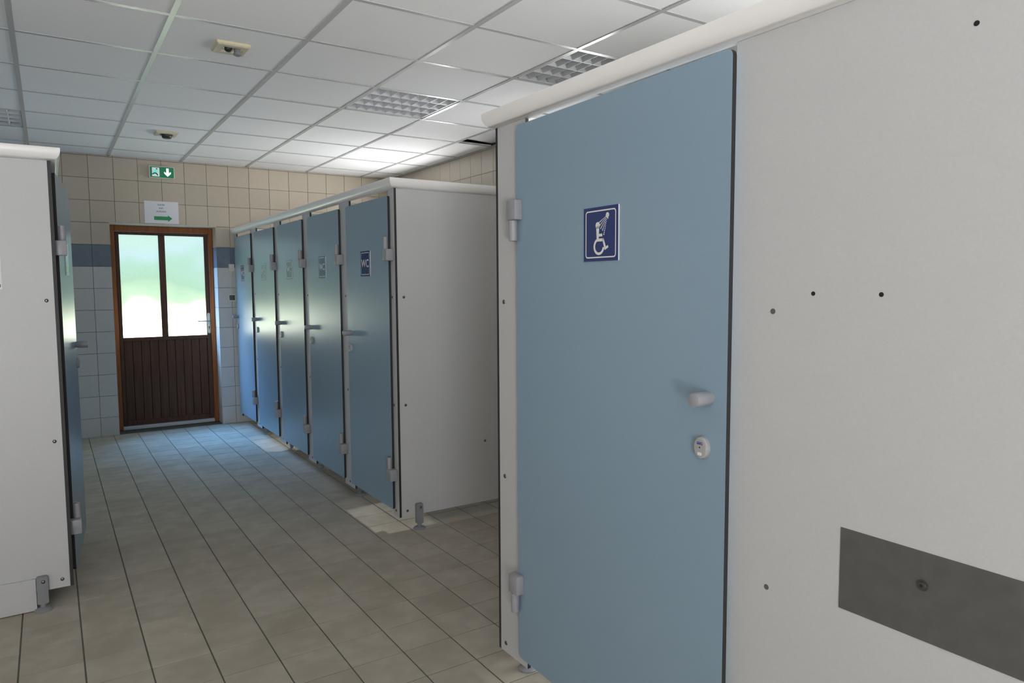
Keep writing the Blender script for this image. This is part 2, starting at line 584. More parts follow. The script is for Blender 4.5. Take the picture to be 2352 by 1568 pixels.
tile_rows = [(WZ - WP * (j + 1) + WG / 2, WZ - WP * j - WG / 2) for j in range(-2, 13)]
tile_rows = [(max(a, 0.0), min(b, CEIL)) for a, b in tile_rows if b > 0.02 and a < CEIL - 0.01]
hidden_bm = bmesh.new()
for i in range(-15, 16):
    u0, u1 = WX + WP * i + WG / 2, WX + WP * (i + 1) - WG / 2
    if u1 < X_L or u0 > X_R: continue
    u0, u1 = max(u0, X_L), min(u1, X_R)
    for z0, z1 in tile_rows:
        parts = [(u0, u1, z0, z1)]
        if z0 < DZ1 and u1 > DX0 and u0 < DX1:
            parts = []
            if z1 > DZ1 + 0.01: parts.append((u0, u1, DZ1 + 0.002, z1))
            lo = max(z0, 0)
            top = min(z1, DZ1)
            if u0 < DX0 - 0.01: parts.append((u0, DX0 - 0.001, lo, top if z1 > DZ1 else z1))
            if u1 > DX1 + 0.01: parts.append((DX1 + 0.001, u1, lo, top if z1 > DZ1 else z1))
        for a, b, c, d in parts:
            seen = (a > 0.02 and a < 1.75) or (c > 1.75 and a > 0.02 and a < 3.3)
            if seen:
                wall_tile(wall_end, a, b, c, d, 'Y', Y_END)
            else:
                box(hidden_bm, (a, Y_END, c), (b, Y_END + 0.006, d), {'beige_tile': 0, 'blue_tile': 1, 'white_tile': 2}[wall_mat((c + d) / 2)])
mk('tiled_surface', hidden_bm, ['beige_tile', 'blue_tile', 'white_tile'], wall_end, kind='stuff')
# tiled reveals of the opening
for z0, z1 in tile_rows:
    if z0 > DZ1 - 0.01: continue
    z1c = min(z1, DZ1)
    m = wall_mat((z0 + z1c) / 2)
    mk('reveal_tile', B((DX1 - 0.004, Y_END + 0.001, z0), (DX1 + 0.003, DYF, z1c)), m, wall_end)
    mk('reveal_tile', B((DX0 - 0.003, Y_END + 0.001, z0), (DX0 + 0.004, DYF, z1c)), m, wall_end)
mk('reveal_lining', B((DX0, Y_END + 0.001, DZ1 - 0.004), (DX1, DYF, DZ1 + 0.003)), 'plaster', wall_end)

# right wall with windows behind the cubicles
WZ0, WZ1 = 1.50, 2.20
bm = bmesh.new()
xw0, xw1 = X_R + 0.004, X_R + 0.24
edges = [Y_B - 0.2] + [v for a, b, _ in WINDOWS for v in (a, b)] + [Y_END + 0.3]
for k in range(0, len(edges), 2):
    box(bm, (xw0, edges[k], -0.1), (xw1, edges[k + 1], CEIL + 0.5))
for a, b, _ in WINDOWS:
    box(bm, (xw0, a, -0.1), (xw1, b, WZ0))
    box(bm, (xw0, a, WZ1), (xw1, b, CEIL + 0.5))
wall_right = mk('wall_right', bm, 'wall_grout', kind='structure')
rest = bmesh.new()
ny = 0
yy = Y_END
while yy > Y_B:
    y0, y1 = max(yy - WP + WG / 2, Y_B), yy - WG / 2
    for z0, z1 in tile_rows:
        if any(y1 > a and y0 < b and z1 > WZ0 and z0 < WZ1 for a, b, _ in WINDOWS): continue
        if z0 > 1.75 and y0 > 2.2:
            wall_tile(wall_right, y0, y1, z0, z1, 'X', X_R)
        else:
            box(rest, (X_R, y0, z0), (X_R + 0.006, y1, z1), {'beige_tile': 0, 'blue_tile': 1, 'white_tile': 2}[wall_mat((z0 + z1) / 2)])
    yy -= WP
mk('tiled_surface', rest, ['beige_tile', 'blue_tile', 'white_tile'], wall_right, kind='stuff')
for k, (a, b, _) in enumerate(WINDOWS):
    wn = empty(f'window_{k + 1}', (X_R + 0.18, (a + b) / 2, WZ0), kind='structure')
    x0, x1, fw = X_R + 0.16, X_R + 0.21, 0.035
    fb = bmesh.new()
    box(fb, (x0, a, WZ0), (x1, a + fw, WZ1)); box(fb, (x0, b - fw, WZ0), (x1, b, WZ1))
    box(fb, (x0, a + fw, WZ0), (x1, b - fw, WZ0 + fw)); box(fb, (x0, a + fw, WZ1 - fw), (x1, b - fw, WZ1))
    mk('window_frame', fb, 'white_metal', wn)
    mk('glass_pane', B((x0 + 0.02, a + fw, WZ0 + fw), (x0 + 0.026, b - fw, WZ1 - fw)), 'dimming_glass' if k == 2 else 'glass', wn)

# left wall and the wall behind the photographer (with the entrance doorway)
mk('wall_left', B((X_L - 0.2, Y_B - 0.2, -0.1), (X_L, Y_END + 0.3, CEIL + 0.5)), 'plaster', kind='structure')
bm = bmesh.new()
box(bm, (X_L - 0.2, Y_B - 0.2, -0.1), (-2.0, Y_B, CEIL + 0.5))
box(bm, (-0.70, Y_B - 0.2, -0.1), (X_R + 0.2, Y_B, CEIL + 0.5))
box(bm, (-2.0, Y_B - 0.2, 2.05), (-0.70, Y_B, CEIL + 0.5))
mk('wall_back', bm, 'plaster', kind='structure')

# ceiling: suspended grid
CX, CPX, CYY, CPY = -0.0852, 0.61524, 2.3832, 0.61064
bm = bmesh.new()
box(bm, (X_L - 0.2, Y_B - 0.2, CEIL + 0.30), (X_R + 0.2, Y_END + 0.3, CEIL + 0.4))
ceiling = mk('ceiling', bm, 'void', kind='structure')
xs = [X_L] + [CX + CPX * k for k in range(-3, 6)] + [X_R]
ys = [Y_B] + [CYY + CPY * k for k in range(-9, 9)] + [Y_END]
TB = 0.024
LUM = []
far_bm = bmesh.new()
pan_cache = {}
for ci in range(len(xs) - 1):
    for ri in range(len(ys) - 1):
        x0, x1, y0, y1 = xs[ci], xs[ci + 1], ys[ri], ys[ri + 1]
        col_i, row_i = ci - 4, ri - 10      # column 0 spans CX..CX+CPX ; row 0 spans CYY..CYY+CPY
        g = 0.004
        if (col_i, row_i) in ((3, 3), (4, 1), (-1, 6)):
            LUM.append((x0, x1, y0, y1))
            continue
        key = (round(x1 - x0, 4), round(y1 - y0, 4))
        if y1 < 1.0 or x1 < -1.3:
            box(far_bm, (x0 + g, y0 + g, CEIL), (x1 - g, y1 - g, CEIL + 0.015))
            continue
        if key not in pan_cache:
            b2 = B((-key[0] / 2 + g, -key[1] / 2 + g, 0), (key[0] / 2 - g, key[1] / 2 - g, 0.015))
            pan_cache[key] = mesh_of('ceiling_tile', b2, ['ceil_panel'])
        o = inst('ceiling_tile', pan_cache[key], ((x0 + x1) / 2, (y0 + y1) / 2, CEIL), ceiling)
        if (col_i, row_i) == (5, 4):       # the one panel lifted out of its seat
            o.rotation_euler = (math.radians(2.5), math.radians(2.4), 0)
            o.location.z += 0.020
mk('panelled_surface', far_bm, 'ceil_panel', ceiling, kind='stuff')
for k, x in enumerate(xs[1:-1]):
    if x < -1.0: continue
    mk('grid_runner', B((x - TB / 2, Y_B, CEIL - 0.004), (x + TB / 2, Y_END, CEIL - 0.0005)), 'tbar', ceiling)
ct = {}
for ci in range(len(xs) - 1):
    for y in ys[1:-1]:
        a, b = xs[ci] + TB / 2, xs[ci + 1] - TB / 2
        if xs[ci + 1] < -1.0 or y < 1.2: continue
        key = round(b - a, 4)
        if key not in ct:
            ct[key] = mesh_of('cross_tee', B((-key / 2, -TB / 2, -0.0034), (key / 2, TB / 2, -0.0005)), ['tbar'])
        inst('cross_tee', ct[key], ((a + b) / 2, y, CEIL), ceiling)
mk('edge_trim', B((X_L, Y_END - 0.022, CEIL - 0.004), (X_R, Y_END, CEIL - 0.0005)), 'tbar', ceiling)
mk('edge_trim', B((X_R - 0.022, Y_B, CEIL - 0.004), (X_R, Y_END - 0.022, CEIL - 0.0005)), 'tbar', ceiling)

# ------------------------------------------------------------------ door_1: glazed exit door in the end wall
d1 = empty('door_1', ((DX0 + DX1) / 2, DYF, 0.0), kind='structure', label='half-glazed brown wooden exit door in the tiled end wall')
fy0, fy1 = DYF, DYF + 0.07
FL, FR, FT = 0.560, 1.402, 1.945
fb = bmesh.new()
box(fb, (DX0 + 0.004, fy0, 0.0), (FL, fy1, DZ1 - 0.004), bev=0.004)
box(fb, (FR, fy0, 0.0), (DX1 - 0.004, fy1, DZ1 - 0.004), bev=0.004)
box(fb, (FL, fy0, FT), (FR, fy1, DZ1 - 0.004), bev=0.004)
mk('door_frame', fb, 'frame_wood', d1)
ly0, ly1 = DYF + 0.028, DYF + 0.066
leaf = mk('door_leaf', B((FL + 0.003, ly1 - 0.008, 0.037), (FR - 0.003, ly1, 0.905)), 'leaf_wood', d1)
def lf(x0, z0, x1, z1, nm):
    mk(nm, B((x0, ly0, z0), (x1, ly1 - 0.008, z1), bev=0.003), 'leaf_wood', leaf)
P1 = (0.598, 0.942); P2 = (1.000, 1.362); PZ = (0.910, 1.914)
lf(FL + 0.003, 0.037, P1[0], FT - 0.003, 'stile'); lf(P2[1], 0.037, FR - 0.003, FT - 0.003, 'stile')
lf(P1[1], PZ[0], P2[0], PZ[1], 'mullion')
lf(P1[0], PZ[1], P2[1], FT - 0.003, 'top_rail'); lf(P1[0], 0.872, P2[1], PZ[0], 'lock_rail'); lf(P1[0], 0.037, P2[1], 0.085, 'bottom_rail')
for a, b in (P1, P2):
    mk('glass_pane', B((a - 0.006, ly1 - 0.022, PZ[0] - 0.006), (b + 0.006, ly1 - 0.014, PZ[1] + 0.006)), 'frosted', leaf)
nb = 10
bw = (P2[1] - P1[0]) / nb
for k in range(nb):
    mk('board', B((P1[0] + bw * k + 0.0022, ly1 - 0.026, 0.083), (P1[0] + bw * (k + 1) - 0.0022, ly1 - 0.009, 0.874), bev=0.003), 'leaf_wood', leaf)
hx = 1.383
hp = mk('handle_plate', prism(bmesh.new(), rrect(hx - 0.013, 0.925, hx + 0.013, 1.135, 0.012), 'Y', ly0 - 0.007, ly0), 'white_metal', d1)
lv = bmesh.new()
cyl(lv, (hx, ly0 - 0.04, 1.052), 'Y', 0.008, 0.034, 14)
box(lv, (hx - 0.112, ly0 - 0.046, 1.046), (hx + 0.009, ly0 - 0.034, 1.059), bev=0.004)
mk('lever', lv, 'lever', hp)
kh = bmesh.new()
cyl(kh, (hx, ly0 - 0.0082, 0.992), 'Y', 0.006, 0.0012, 12)
box(kh, (hx - 0.003, ly0 - 0.0082, 0.968), (hx + 0.003, ly0 - 0.007, 0.990))
mk('keyhole', kh, 'black', hp)
mk('threshold', B((FL, DYF + 0.005, 0.0), (FR, DYF + 0.09, 0.034), bev=0.004), 'sill', d1)

# ------------------------------------------------------------------ shared fittings
Z_BOT, Z_TOP, RAIL_B, RAIL_T, TH = 0.08, 1.9345, 1.935, 1.987, 0.013

def screw_mesh():
    return mesh_of('screw', lathe(bmesh.new(), (0, 0, 0), 'Z', [(0.0080, 0), (0.0076, 0.0014), (0.0055, 0.0030), (0.0022, 0.0037)], 12), ['screw'], True)
SCREW = screw_mesh()
ROT = {'-X': (0, math.radians(-90), 0), '+X': (0, math.radians(90), 0), '-Y': (math.radians(90), 0, 0)}

def screws(parent, pts, face):
    for p_ in pts:
        inst('screw', SCREW, p_, parent, ROT[face])

def foot(parent, x, y, face, cap_z=0.145, visible_plate=True):
    """adjustable nylon foot clipped to the lower edge of a panel; face = outward axis of the plate."""
    b = bmesh.new()
    lathe(b, (x, y, 0), 'Z', [(0.036, 0.0), (0.036, 0.004), (0.030, 0.010), (0.013, 0.016), (0.012, 0.034)], 28)
    base = mk('foot', b, 'nylon_dark', parent, smooth=True)
    p2 = bmesh.new()
    if face == '-Y':
        prism(p2, rrect(x - 0.021, 0.030, x + 0.021, cap_z, 0.008), 'Y', y - 0.012, y + 0.012)
    else:
        s = -1 if face == '-X' else 1
        prism(p2, rrect(y - 0.021, 0.030, y + 0.021, cap_z, 0.008), 'X', x - 0.012, x + 0.012)
    mk('foot_clip', p2, 'nylon_dark', base)
    if face == '-Y' and visible_plate:
        o = inst('screw', SCREW, (x + 0.004, y - 0.012, cap_z - 0.022), base, ROT['-Y'])
    return base

def hinge(parent, door, s, xf, ye, z0, flip):
    """s=-1: row facing -X, +1: facing +X. xf: door face x; ye: door edge y; the door lies towards +y*dirn.
    flip False: knuckle on the door above, block on the post below; True: the other way round."""
    dirn = 1 if not flip else -1
    kb = bmesh.new()
    kz0, kz1 = (z0 + 0.066, z0 + 0.132) if not flip else (z0, z0 + 0.066)
    bz0, bz1 = (z0, z0 + 0.065) if not flip else (z0 + 0.067, z0 + 0.132)
    ky = ye + dirn * 0.004
    kx = xf + s * 0.016
    cyl(kb, (kx, ky, kz0), 'Z', 0.0135, kz1 - kz0, 18)
    if not flip:
        box(kb, (min(xf, kx), ky - 0.002, kz0), (max(xf, kx), ky + 0.030, kz1), bev=0.002)
    else:
        box(kb, (min(xf + 0.012, kx), ky - 0.002, kz0), (max(xf + 0.012, kx), ky + 0.026, kz1), bev=0.002)
    h = mk('hinge', kb, 'nylon', parent, smooth=True)
    bb = bmesh.new()
    y_lo, y_hi = (ye - 0.040, ye + 0.018) if not flip else (ye - 0.036, ye + 0.018)
    xin = xf - s * 0.014 if not flip else xf
    box(bb, (min(xin, xf + s * 0.030), y_lo, bz0), (max(xin, xf + s * 0.030), y_hi, bz1), bev=0.004)
    mk('hinge_block', bb, 'nylon', h, smooth=True)
    return h

def knob(door, s, xf, y, z):
    b = bmesh.new()
    lathe(b, (xf, y, z), 'X', [(0.0150, 0), (0.0150, s * 0.006), (0.0165, s * 0.010), (0.0175, s * 0.050), (0.0160, s * 0.0545), (0.012, s * 0.056)], 28)
    return mk('knob', b, 'nylon', door, smooth=True)

def lock(door, s, xf, y, z):
    b = bmesh.new()
    prof = [(1.0, 0), (1.0, 0.008), (0.93, 0.0115), (0.80, 0.0125)]
    rings = []
    for k_, d in prof:
        ring = [b.verts.new((xf + s * d, y + 0.0215 * k_ * math.cos(t), z + 0.0265 * k_ * math.sin(t))) for t in [2 * math.pi * q / 28 for q in range(28)]]
        rings.append(ring)
    for p_, q_ in zip(rings, rings[1:]):
        for i in range(28):
            b.faces.new((p_[i], q_[i], q_[(i + 1) % 28], p_[(i + 1) % 28]))
    b.faces.new(rings[-1])
    b.faces.new(rings[0])
    # marks on the face: blue lines with a red dot, key slot, white indicator
    right = (0, s, 0)
    fr = ((xf, y, z), right, (0, 0, 1), (s, 0, 0), 0.0128)
    flat_poly(b, rect(-0.009, 0.0125, 0.008, 0.0142), *fr, mi=1)
    flat_poly(b, rect(-0.009, 0.0080, 0.004, 0.0115), *fr, mi=1)
    flat_poly(b, disc_pts(0.0068, 0.0092, 0.0022, 10), *fr, mi=2)
    flat_poly(b, disc_pts(0.0, 0.001, 0.0022, 10), *fr, mi=3)
    flat_poly(b, rrect(-0.0065, -0.0180, 0.0065, -0.0105, 0.002, 3), *fr, mi=4)
    return mk('lock', b, ['lock_face', 'logo_blue', 'logo_red', 'black', 'sign_white'], door, label='oval grey lock with a white indicator window')

def sign(door, s, xf, yc, zc, kind, size=0.150):
    """navy plate with a rounded white border; right of the reader is (0, s, 0)."""
    hs = size / 2
    b = prism(bmesh.new(), rect(yc - hs, zc - hs, yc + hs, zc + hs), 'X', xf + s * 0.0035, xf, 0, 1)
    plate = mk('sign_plate', b, ['sign_blue', 'sign_white'], door)
    right = (0, s, 0)
    fr = ((xf, yc, zc), right, (0, 0, 1), (s, 0, 0), 0.0040)
    pb = bmesh.new()
    k = size / 0.15
    flat_ring(pb, rrect(-0.066 * k, -0.066 * k, 0.066 * k, 0.066 * k, 0.009), rrect(-0.0625 * k, -0.0625 * k, 0.0625 * k, 0.0625 * k, 0.006), *fr)
    if kind == 'shower':
        # seated figure in a wheelchair
        ox, oz = -0.006, -0.022
        def P(pts): flat_poly(pb, [(ox + a, oz + c) for a, c in pts], *fr)
        P(disc_pts(-0.006, 0.046, 0.0095, 18))
        P([(-0.0125, 0.044), (0.0010, 0.044), (-0.001, 0.008), (-0.0105, 0.008)])
        P([(-0.003, 0.0225), (0.014, 0.0225), (0.014, 0.0150), (-0.003, 0.0150)])
        P([(-0.0105, 0.0095), (0.020, 0.0095), (0.020, 0.0015), (-0.0105, 0.0015)])
        P([(0.013, 0.0095), (0.020, 0.0095), (0.031, -0.0165), (0.023, -0.0185)])
        P([(0.0225, -0.0165), (0.0385, -0.0100), (0.0405, -0.0165), (0.0245, -0.0235)])
        ro, ri = 0.0235, 0.0165
        cxw, czw = -0.0005, -0.0125
        a0, a1 = 118, 352
        n = 26
        for q in range(n):
            t0, t1 = math.radians(a0 + (a1 - a0) * q / n), math.radians(a0 + (a1 - a0) * (q + 1) / n)
            P([(cxw + ro * math.cos(t0), czw + ro * math.sin(t0)), (cxw + ro * math.cos(t1), czw + ro * math.sin(t1)),
               (cxw + ri * math.cos(t1), czw + ri * math.sin(t1)), (cxw + ri * math.cos(t0), czw + ri * math.sin(t0))])
        # shower rose and the fan of drops
        hxr, hzr = 0.030, 0.050
        flat_poly(pb, disc_pts(hxr, hzr, 0.0072, 16), *fr)
        flat_poly(pb, [(hxr - 0.0095, hzr - 0.004), (hxr - 0.004, hzr - 0.0002), (hxr + 0.004, hzr - 0.006), (hxr + 0.003, hzr - 0.0115)], *fr)
        for q, ang in enumerate((207, 219, 231, 243, 254)):
            for n_ in range(9 if q in (0, 4) else 8):
                rr = 0.0125 + n_ * (0.0046 if q != 4 else 0.0052)
                a = math.radians(ang)
                flat_poly(pb, disc_pts(hxr + rr * math.cos(a), hzr + rr * math.sin(a), 0.00135 + 0.00010 * n_, 8), *fr)
    mk('sign_print', pb, 'sign_white', plate)
    if kind == 'WC':
        tb = text_bm('WC', 0.066, (xf, yc, zc - 0.001), right, (0, 0, 1), (s, 0, 0), 0.0042, bold=0.0008)
        mk('sign_lettering', tb, 'sign_white', plate)
    return plate

# quarter-round rail swept along a path (points in plan), outward side on the given hand
def rail_sweep(path, out_side):
    """path: list of (x,y); out_side: +1 if outward is to the left of travel, -1 to the right. Mitred corners."""
    H = RAIL_T - RAIL_B
    prof = [(-0.0150, RAIL_T - 0.004), (-0.0150, RAIL_B), (0.002, RAIL_B)]
    for k in range(0, 9):
        t = math.radians(90 * k / 8)
        prof.append((0.004 + 0.032 * math.sin(t), RAIL_B + 0.001 + (H - 0.010) * (1 - math.cos(t))))
    prof += [(0.0365, RAIL_T - 0.004), (0.0345, RAIL_T), (-0.012, RAIL_T)]
    bm = bmesh.new()
    n = len(path)
    dirs = [Vector((path[i + 1][0] - path[i][0], path[i + 1][1] - path[i][1])).normalized() for i in range(n - 1)]
    rings = []
    for i in range(n):
        def nor(d): return Vector((-d.y, d.x)) * out_side
        if i == 0: m_ = nor(dirs[0])
        elif i == n - 1: m_ = nor(dirs[-1])
        else:
            a, b = nor(dirs[i - 1]), nor(dirs[i])
            m_ = (a + b) / (1 + a.dot(b))
        rings.append([bm.verts.new((path[i][0] + m_.x * u, path[i][1] + m_.y * u, z)) for u, z in prof])
    for a, b in zip(rings, rings[1:]):
        for k in range(len(prof)):
            bm.faces.new((a[k], b[k], b[(k + 1) % len(prof)], a[(k + 1) % len(prof)]))
    bm.faces.new(rings[0])
    bm.faces.new(list(reversed(rings[-1])))
    return bm

# ------------------------------------------------------------------ toilet cubicles along the aisle
XF = 1.617                      # outer face of the fronts
DXF = 1.602                     # outer face of the doors
D0, DP, DW = 3.710, 0.799, 0.665
Y0W = 3.655
DZ0, DZ1D = 0.118, 1.898
ordinal = ['first', 'second', 'third', 'fourth', 'fifth']
wc_labels = ['blue-doored toilet cubicle with a broad white side panel, at the open end of its row',
             'blue-doored toilet cubicle next to the one with the broad white side panel',
             'blue-doored toilet cubicle in the middle of the row of five',
             'blue-doored toilet cubicle fourth along from the broad white side panel',
             'blue-doored toilet cubicle beside the thermostat and the brown exit door']
for i in range(5):
    yn = D0 + DP * i                 # door edge on the hinge side
    yf = yn + DW
    base_y = Y0W if i == 0 else yn - 0.067
    t = empty('toilet_cubicle', (XF + 0.01, (base_y + yf) / 2, 0.0), wc_labels[i], 'cubicle', 'toilet cubicles in a row')
    p0 = Y0W if i == 0 else D0 + DP * (i - 1) + DW - 0.025
    p1 = yn + 0.025
    po = mk('pilaster', slab(rect(p0, Z_BOT, p1, Z_TOP), 'X', XF, XF + TH), ['white_hpl', 'core'], t)
    sy = [p0 + 0.045] if i == 0 else [yn - 0.067]
    screws(po, [(XF, q, z) for q in sy for z in (1.335, 0.724, 0.112)], '-X')
    if i == 4:
        mk('pilaster', slab(rect(yf - 0.025, Z_BOT, Y_END - 0.002, Z_TOP), 'X', XF, XF + TH), ['white_hpl', 'core'], t)
    py = Y0W + 0.004 if i == 0 else yn - 0.067 - TH / 2
    pa = mk('side_panel', slab(rect(XF + TH + 0.0005, Z_BOT, X_R - 0.002, Z_TOP), 'Y', py, py + TH), ['white_hpl', 'core'], t)
    if i == 0:
        screws(pa, [(1.668, py, z) for z in (1.335, 0.724, 0.112)], '-Y')
        foot(t, 1.736, py - 0.0125, '-Y', 0.148)
        inst('screw', SCREW, (2.19, py, 0.455), pa, ROT['-Y'])
    else:
        foot(t, XF + 0.075, yn - 0.045, '-X', 0.12, False)
    door = mk('door', slab(rrect(yn, DZ0, yf, DZ1D, 0.012), 'X', DXF, DXF + TH), ['blue_hpl', 'core'], t, origin=(DXF, yn, 0), label='blue laminate door')
    for hz in (0.292, 1.538):
        hinge(t, door, -1, DXF, yn, hz, False)
    knob(door, -1, DXF, yf - 0.060, 1.103)
    lock(door, -1, DXF, yf - 0.052, 1.006)
    sign(door, -1, DXF, yn + 0.338, 1.532, 'WC')

o = mk('head_rail', rail_sweep([(XF, Y_END - 0.002), (XF, Y0W + 0.004), (X_R - 0.002, Y0W + 0.004)], -1), 'rail', origin=(XF, 5.6, RAIL_B), smooth=True,
       label='white curved rail capping the row of toilet cubicles', cat='rail')

# ------------------------------------------------------------------ accessible shower beside the photographer
SX, SDX = 1.320, 1.304
YS = 2.116
sh = empty('shower_cubicle', (SX, 1.4, 0.0), 'large shower cubicle with a wide blue door and a drilled white panel', 'cubicle')
po = mk('pilaster', slab(rect(1.934, Z_BOT, YS - TH - 0.0005, Z_TOP), 'X', SX, SX + TH), ['white_hpl', 'core'], sh)
screws(po, [(SX, 2.070, z) for z in (1.339, 0.725, 0.114)], '-X')
mk('side_panel', slab(rect(SX, Z_BOT, X_R - 0.002, Z_TOP), 'Y', YS - TH, YS), ['white_hpl', 'core'], sh)
YN = -0.9
fp = mk('front_panel', slab(rect(YN, Z_BOT, 1.090, Z_TOP), 'X', SX, SX + TH), ['white_hpl', 'core'], sh)
mk('side_panel', slab(rect(SX + TH + 0.0005, Z_BOT, X_R - 0.002, Z_TOP), 'Y', YN, YN + TH), ['white_hpl', 'core'], sh)
def dot(y, z, r, m, nm):
    b = bmesh.new()
    cyl(b, (SX - 0.0006, y, z), 'X', r, 0.002, 16)
    mk(nm, b, m, fp)
dot(0.980, 1.335, 0.0062, 'plug', 'screw_plug')
dot(0.981, 0.716, 0.0062, 'plug', 'screw_plug')
dot(0.884, 1.374, 0.0046, 'hole', 'drilled_hole')
dot(0.741, 1.373, 0.0046, 'hole', 'drilled_hole')
dot(0.595, 1.826, 0.0046, 'hole', 'drilled_hole')
kp = mk('steel_plate', B((SX - 0.0015, -0.25, 0.737), (SX, 0.807, 0.904)), 'steel', sh, label='dull grey metal strip screwed to the white panel')
b = bmesh.new()
lathe(b, (SX - 0.0015, 0.645, 0.841), 'X', [(0.0105, 0), (0.0105, -0.001), (0.0072, -0.0012), (0.0068, -0.004), (0.0042, -0.0044)], 18)
bo = mk('bolt', b, 'screw', kp, smooth=True)
b = bmesh.new()
cyl(b, (SX - 0.0061, 0.645, 0.841), 'X', 0.0032, 0.0004, 12)
mk('bolt_socket', b, 'hole', kp)
foot(sh, SX + 0.085, 2.055, '-X', 0.12, False)
HY = 1.965
door = mk('door', slab(rrect(1.074, 0.117, HY, 1.914, 0.016), 'X', SDX, SDX + TH), ['blue_hpl', 'core'], sh, origin=(SDX, HY, 0), label='wide blue laminate door, barely ajar')
door.rotation_euler.z = math.radians(-1.05)
knob(door, -1, SDX, 1.125, 1.128)
lock(door, -1, SDX, 1.142, 1.008)
sign(door, -1, SDX, 1.525, 1.536, 'shower', 0.150)
for hz in (0.283, 1.541):
    hinge(sh, door, -1, SDX, HY, hz, True)
mk('head_rail', rail_sweep([(SX, YN), (SX, YS), (X_R - 0.002, YS)], 1), 'rail', origin=(SX, 1.4, RAIL_B), smooth=True,
   label='white curved rail capping the large shower cubicle', cat='rail')

# ------------------------------------------------------------------ cubicle across the aisle
LY, LX = 3.630, 0.036
lc = empty('corner_cubicle', (LX - 0.3, LY + 0.4, 0.0), 'white cubicle with a plinth board and a blue door ajar, facing the row of five', 'cubicle')
ep = mk('side_panel', slab(rect(X_L + 0.002, Z_BOT, LX - TH - 0.0005, Z_TOP), 'Y', LY, LY + TH), ['white_hpl', 'core'], lc)
screws(ep, [(-0.006, LY, z) for z in (1.343, 0.732, 0.116)], '-Y')
mk('pilaster', slab(rect(LY - 0.003, Z_BOT, LY + 0.135, Z_TOP), 'X', LX - TH, LX), ['white_hpl', 'core'], lc)
mk('pilaster', slab(rect(LY + 0.725, Z_BOT, LY + 0.95, Z_TOP), 'X', LX - TH, LX), ['white_hpl', 'core'], lc)
mk('side_panel', slab(rect(X_L + 0.002, Z_BOT, LX - TH - 0.0005, Z_TOP), 'Y', LY + 0.80, LY + 0.80 + TH), ['white_hpl', 'core'], lc)
mk('plinth_board', B((X_L + 0.002, LY - 0.014, 0.004), (-0.103, LY - 0.001, 0.143), bev=0.001), 'white_hpl', lc)
foot(lc, -0.080, LY - 0.0125, '-Y', 0.150)
LDX, LDY = LX + 0.0135, LY + 0.085
door = mk('door', slab(rrect(LDY, DZ0, LDY + DW, DZ1D, 0.012), 'X', LDX - TH, LDX), ['blue_hpl', 'core'], lc, origin=(LDX, LDY, 0), label='blue laminate door standing ajar')
door.rotation_euler.z = math.radians(-5.6)
knob(door, 1, LDX, LDY + DW - 0.060, 1.103)
lock(door, 1, LDX, LDY + DW - 0.052, 1.006)
sign(door, 1, LDX, LDY + 0.338, 1.532, 'plain')
for hz in (0.292, 1.538):
    hinge(lc, door, 1, LDX, LDY, hz, False)
mk('head_rail', rail_sweep([(X_L + 0.002, LY), (LX, LY), (LX, LY + 0.95)], -1), 'rail', origin=(LX, LY + 0.4, RAIL_B), smooth=True,
   label='white curved rail capping the corner cubicle with the plinth board', cat='rail')
# notice on that side panel, cut by the picture's edge
nt_ = mk('paper_notice', B((-0.366, LY - 0.0008, 1.392), (-0.158, LY, 1.689)), 'paper', origin=(-0.262, LY, 1.392),
         label='white paper notice with a red and blue emblem on the white side panel', cat='notice')
pb = bmesh.new()
fr = ((-0.171, LY - 0.0008, 1.407), (1, 0, 0), (0, 0, 1), (0, -1, 0), 0.0004)
flat_poly(pb, disc_pts(0, 0, 0.0095, 20, 180, 360) + [(0.0095, 0.0)], *fr, mi=0)
flat_poly(pb, disc_pts(0, 0.001, 0.0095, 20, 0, 180) + [(-0.0095, 0.001)], *fr, mi=1)
mk('emblem', pb, ['logo_blue', 'logo_red'], nt_)

